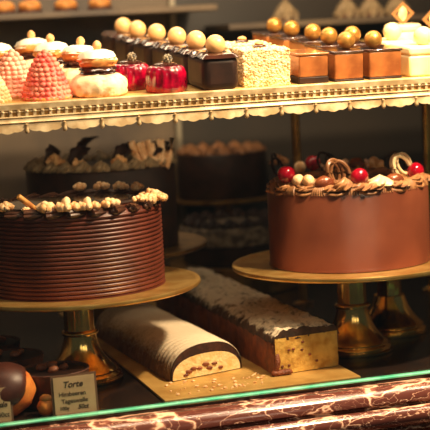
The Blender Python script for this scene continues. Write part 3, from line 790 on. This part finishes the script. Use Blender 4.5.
for i in range(13):
    t = i/12; x = -.03+.06*t
    fan.tube([(x*.5, .004*sin(i*2), 0), (x*.8, .004*sin(i*2), .016), (x, .004*sin(i*2), .034+.003*sin(i*1.7))], [.0034, .004, .0034], 7)
o = fan.build('cream_fan', NUTP, tr_); o.scale = (1.3,)*3; o.location = (.07, -.085, HT-.006); o.rotation_euler = (-.25, .05, .35)
# almond-crumbed cake farther back, on a low board
p = onplane(236, 2.70, lambda y: .05); 
ab = tag(MB().lathe([(.10, 0), (.12, .002), (.125, .045), (.125, .05), (.0005, .05)], 64).build('cake_drum', OLDGOLD), 'low round brass drum far behind the loaf', 'stand'); ab.location = (p.x, 2.70, 0)
ac = thing('almond_cake', 'almond-crumbed dark cake standing left of the cherry cake at the back', 'cake', (p.x, 2.70, .05))
MB().lathe([(.096, 0), (.098, .002), (.098, .034), (.095, .036)], 64).build('chocolate_layer', DARK, ac)
MB().lathe([(.096, .036), (.101, .038), (.102, .066), (.098, .07), (.0005, .071)], 96, None, lambda a, r, z: (r*(1+.03*noise.noise(Vector((cos(a)*14, sin(a)*14, z*160)))) if r > .05 else r, z)).build('almond_coat', GREYCRUMB, ac)
r2 = rosette(.014, .018, 6, 1).build('rosette', DARK, ac)
for i in range(16):
    a = 2*pi*i/16; l = (.082*cos(a), .082*sin(a), .07)
    if i == 0: r2.location = l
    else: place(r2, ac, l, (0, 0, i))
# far torte with brown rosettes
p = onplane(222, 2.91, lambda y: .2)
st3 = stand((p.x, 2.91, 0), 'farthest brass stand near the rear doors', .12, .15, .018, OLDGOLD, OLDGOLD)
ft = thing('mocha_torte', 'far dark torte with tan rosettes near the rear doors', 'cake', (p.x, 2.91, .147))
MB().lathe([(.088, 0), (.09, .002), (.09, .086), (.087, .09), (.0005, .09)], 64).build('torte_body', DARK, ft)
r3 = rosette(.013, .016, 6, 1).build('rosette', PIPE, ft)
for i in range(14):
    a = 2*pi*i/14; l = (.074*cos(a), .074*sin(a), .089)
    if i == 0: r3.location = l
    else: place(r3, ft, l, (0, 0, i))
# empty stand behind the right one
pr2 = atz(396, 334, 0)
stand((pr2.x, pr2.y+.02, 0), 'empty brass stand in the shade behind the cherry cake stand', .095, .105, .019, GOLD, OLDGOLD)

# ledge on the rear wall with blurred sweets
def ledge(x0, x1, z, lab):
    t = thing('wall_ledge', lab, 'shelf', ((x0+x1)/2, 3.0, z)); w_ = (x1-x0)/2
    MB().box(-w_, w_, -.16, .009, -.012, 0).build('ledge_board', WALLM, t, smooth=False, bevel=.002)
xm = aty(215, 30, 2.9).x
ledge(-.27, xm-.01, .528, 'left high ledge along the rear wall')
ledge(xm+.01, 1.88, .488, 'right high ledge along the rear wall')
def sweets(px, z, kind, lab):
    p = onplane(px, 2.9, lambda y: z)
    t = thing('meringue_cone' if kind else 'almond_bun', lab, 'sweet', (p.x, 2.9, z), (0, 0, 0), 'sweets on the rear ledge')
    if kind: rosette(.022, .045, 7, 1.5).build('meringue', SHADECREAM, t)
    else: MB().ball((.022, .022, .013), T(0, 0, .0125), 24, 12, lump(px, .1, 3)).build('bun', WAFER, t)
    MB().lathe([(.018, 0), (.024, .002), (.0245, .006), (.02, .004)], 24).build('paper_case', TARTC, t)
for px, lab in ((4, 'first almond bun from the left on the rear ledge'), (30, 'second almond bun from the left on the rear ledge'), (66, 'third almond bun from the left on the rear ledge'), (100, 'fourth almond bun from the left on the rear ledge')): sweets(px, .528, 0, lab)
for px, lab in ((347, 'left blurred meringue cone on the rear ledge'), (371, 'middle blurred meringue cone on the rear ledge'), (397, 'right blurred meringue cone behind the diamond tart'), (286, 'blurred meringue cone above the caramel slices')): sweets(px, .488, 1, lab)

# ------------------------------------------------------------------ light
def area(name, loc, target, sx, sy, power, col):
    l = bpy.data.lights.new(name, 'AREA'); l.shape = 'RECTANGLE'; l.size = sx; l.size_y = sy; l.energy = power; l.color = col
    o = bpy.data.objects.new(name, l); COL.objects.link(o); o.location = loc
    d = Vector(target)-Vector(loc); o.rotation_euler = d.to_track_quat('-Z', 'Y').to_euler(); return o
WARM = (1, .73, .46)
area('case_strip_lamp', (.75, 1.79, .95), (.75, 2.02, .1), 1.2, .04, 8, WARM)
area('case_spot_lamp', (.98, 1.58, .95), (.62, 2.06, .1), .10, .06, 17, WARM)
area('case_ceiling_lamp', (.85, 2.2, .86), (.8, 2.15, 0), 1.3, .12, 5, WARM)
area('rear_wall_fill', (.3, 2.93, .85), (.3, 2.98, .45), .7, .06, .9, (1, .8, .55))  # added unseen fill light, brightens the upper rear wall and the ledge sweets
area('under_shelf_fill', (.62, 2.2, .355), (.55, 2.5, .15), .9, .03, .24, (1, .78, .5))  # unseen fill added beneath the shelf to lift the rear cakes
for x in (.15, .65, 1.15): area('room_lamp', (x, .3, .98), (.6, 2.0, .2), .10, .34, .8, (1, .8, .56))
w = bpy.data.worlds.new('world'); SC.world = w; w.use_nodes = True
bg = w.node_tree.nodes['Background']; bg.inputs[0].default_value = (.62, .72, .66, 1); bg.inputs[1].default_value = .05
vs_ = SC.view_settings; vs_.view_transform = 'Standard'; vs_.look = 'None'; vs_.exposure = 0.6; vs_.gamma = 1; vs_.use_curve_mapping = False
SC.cycles.use_denoising = True
SC.cycles.transparent_max_bounces = 16
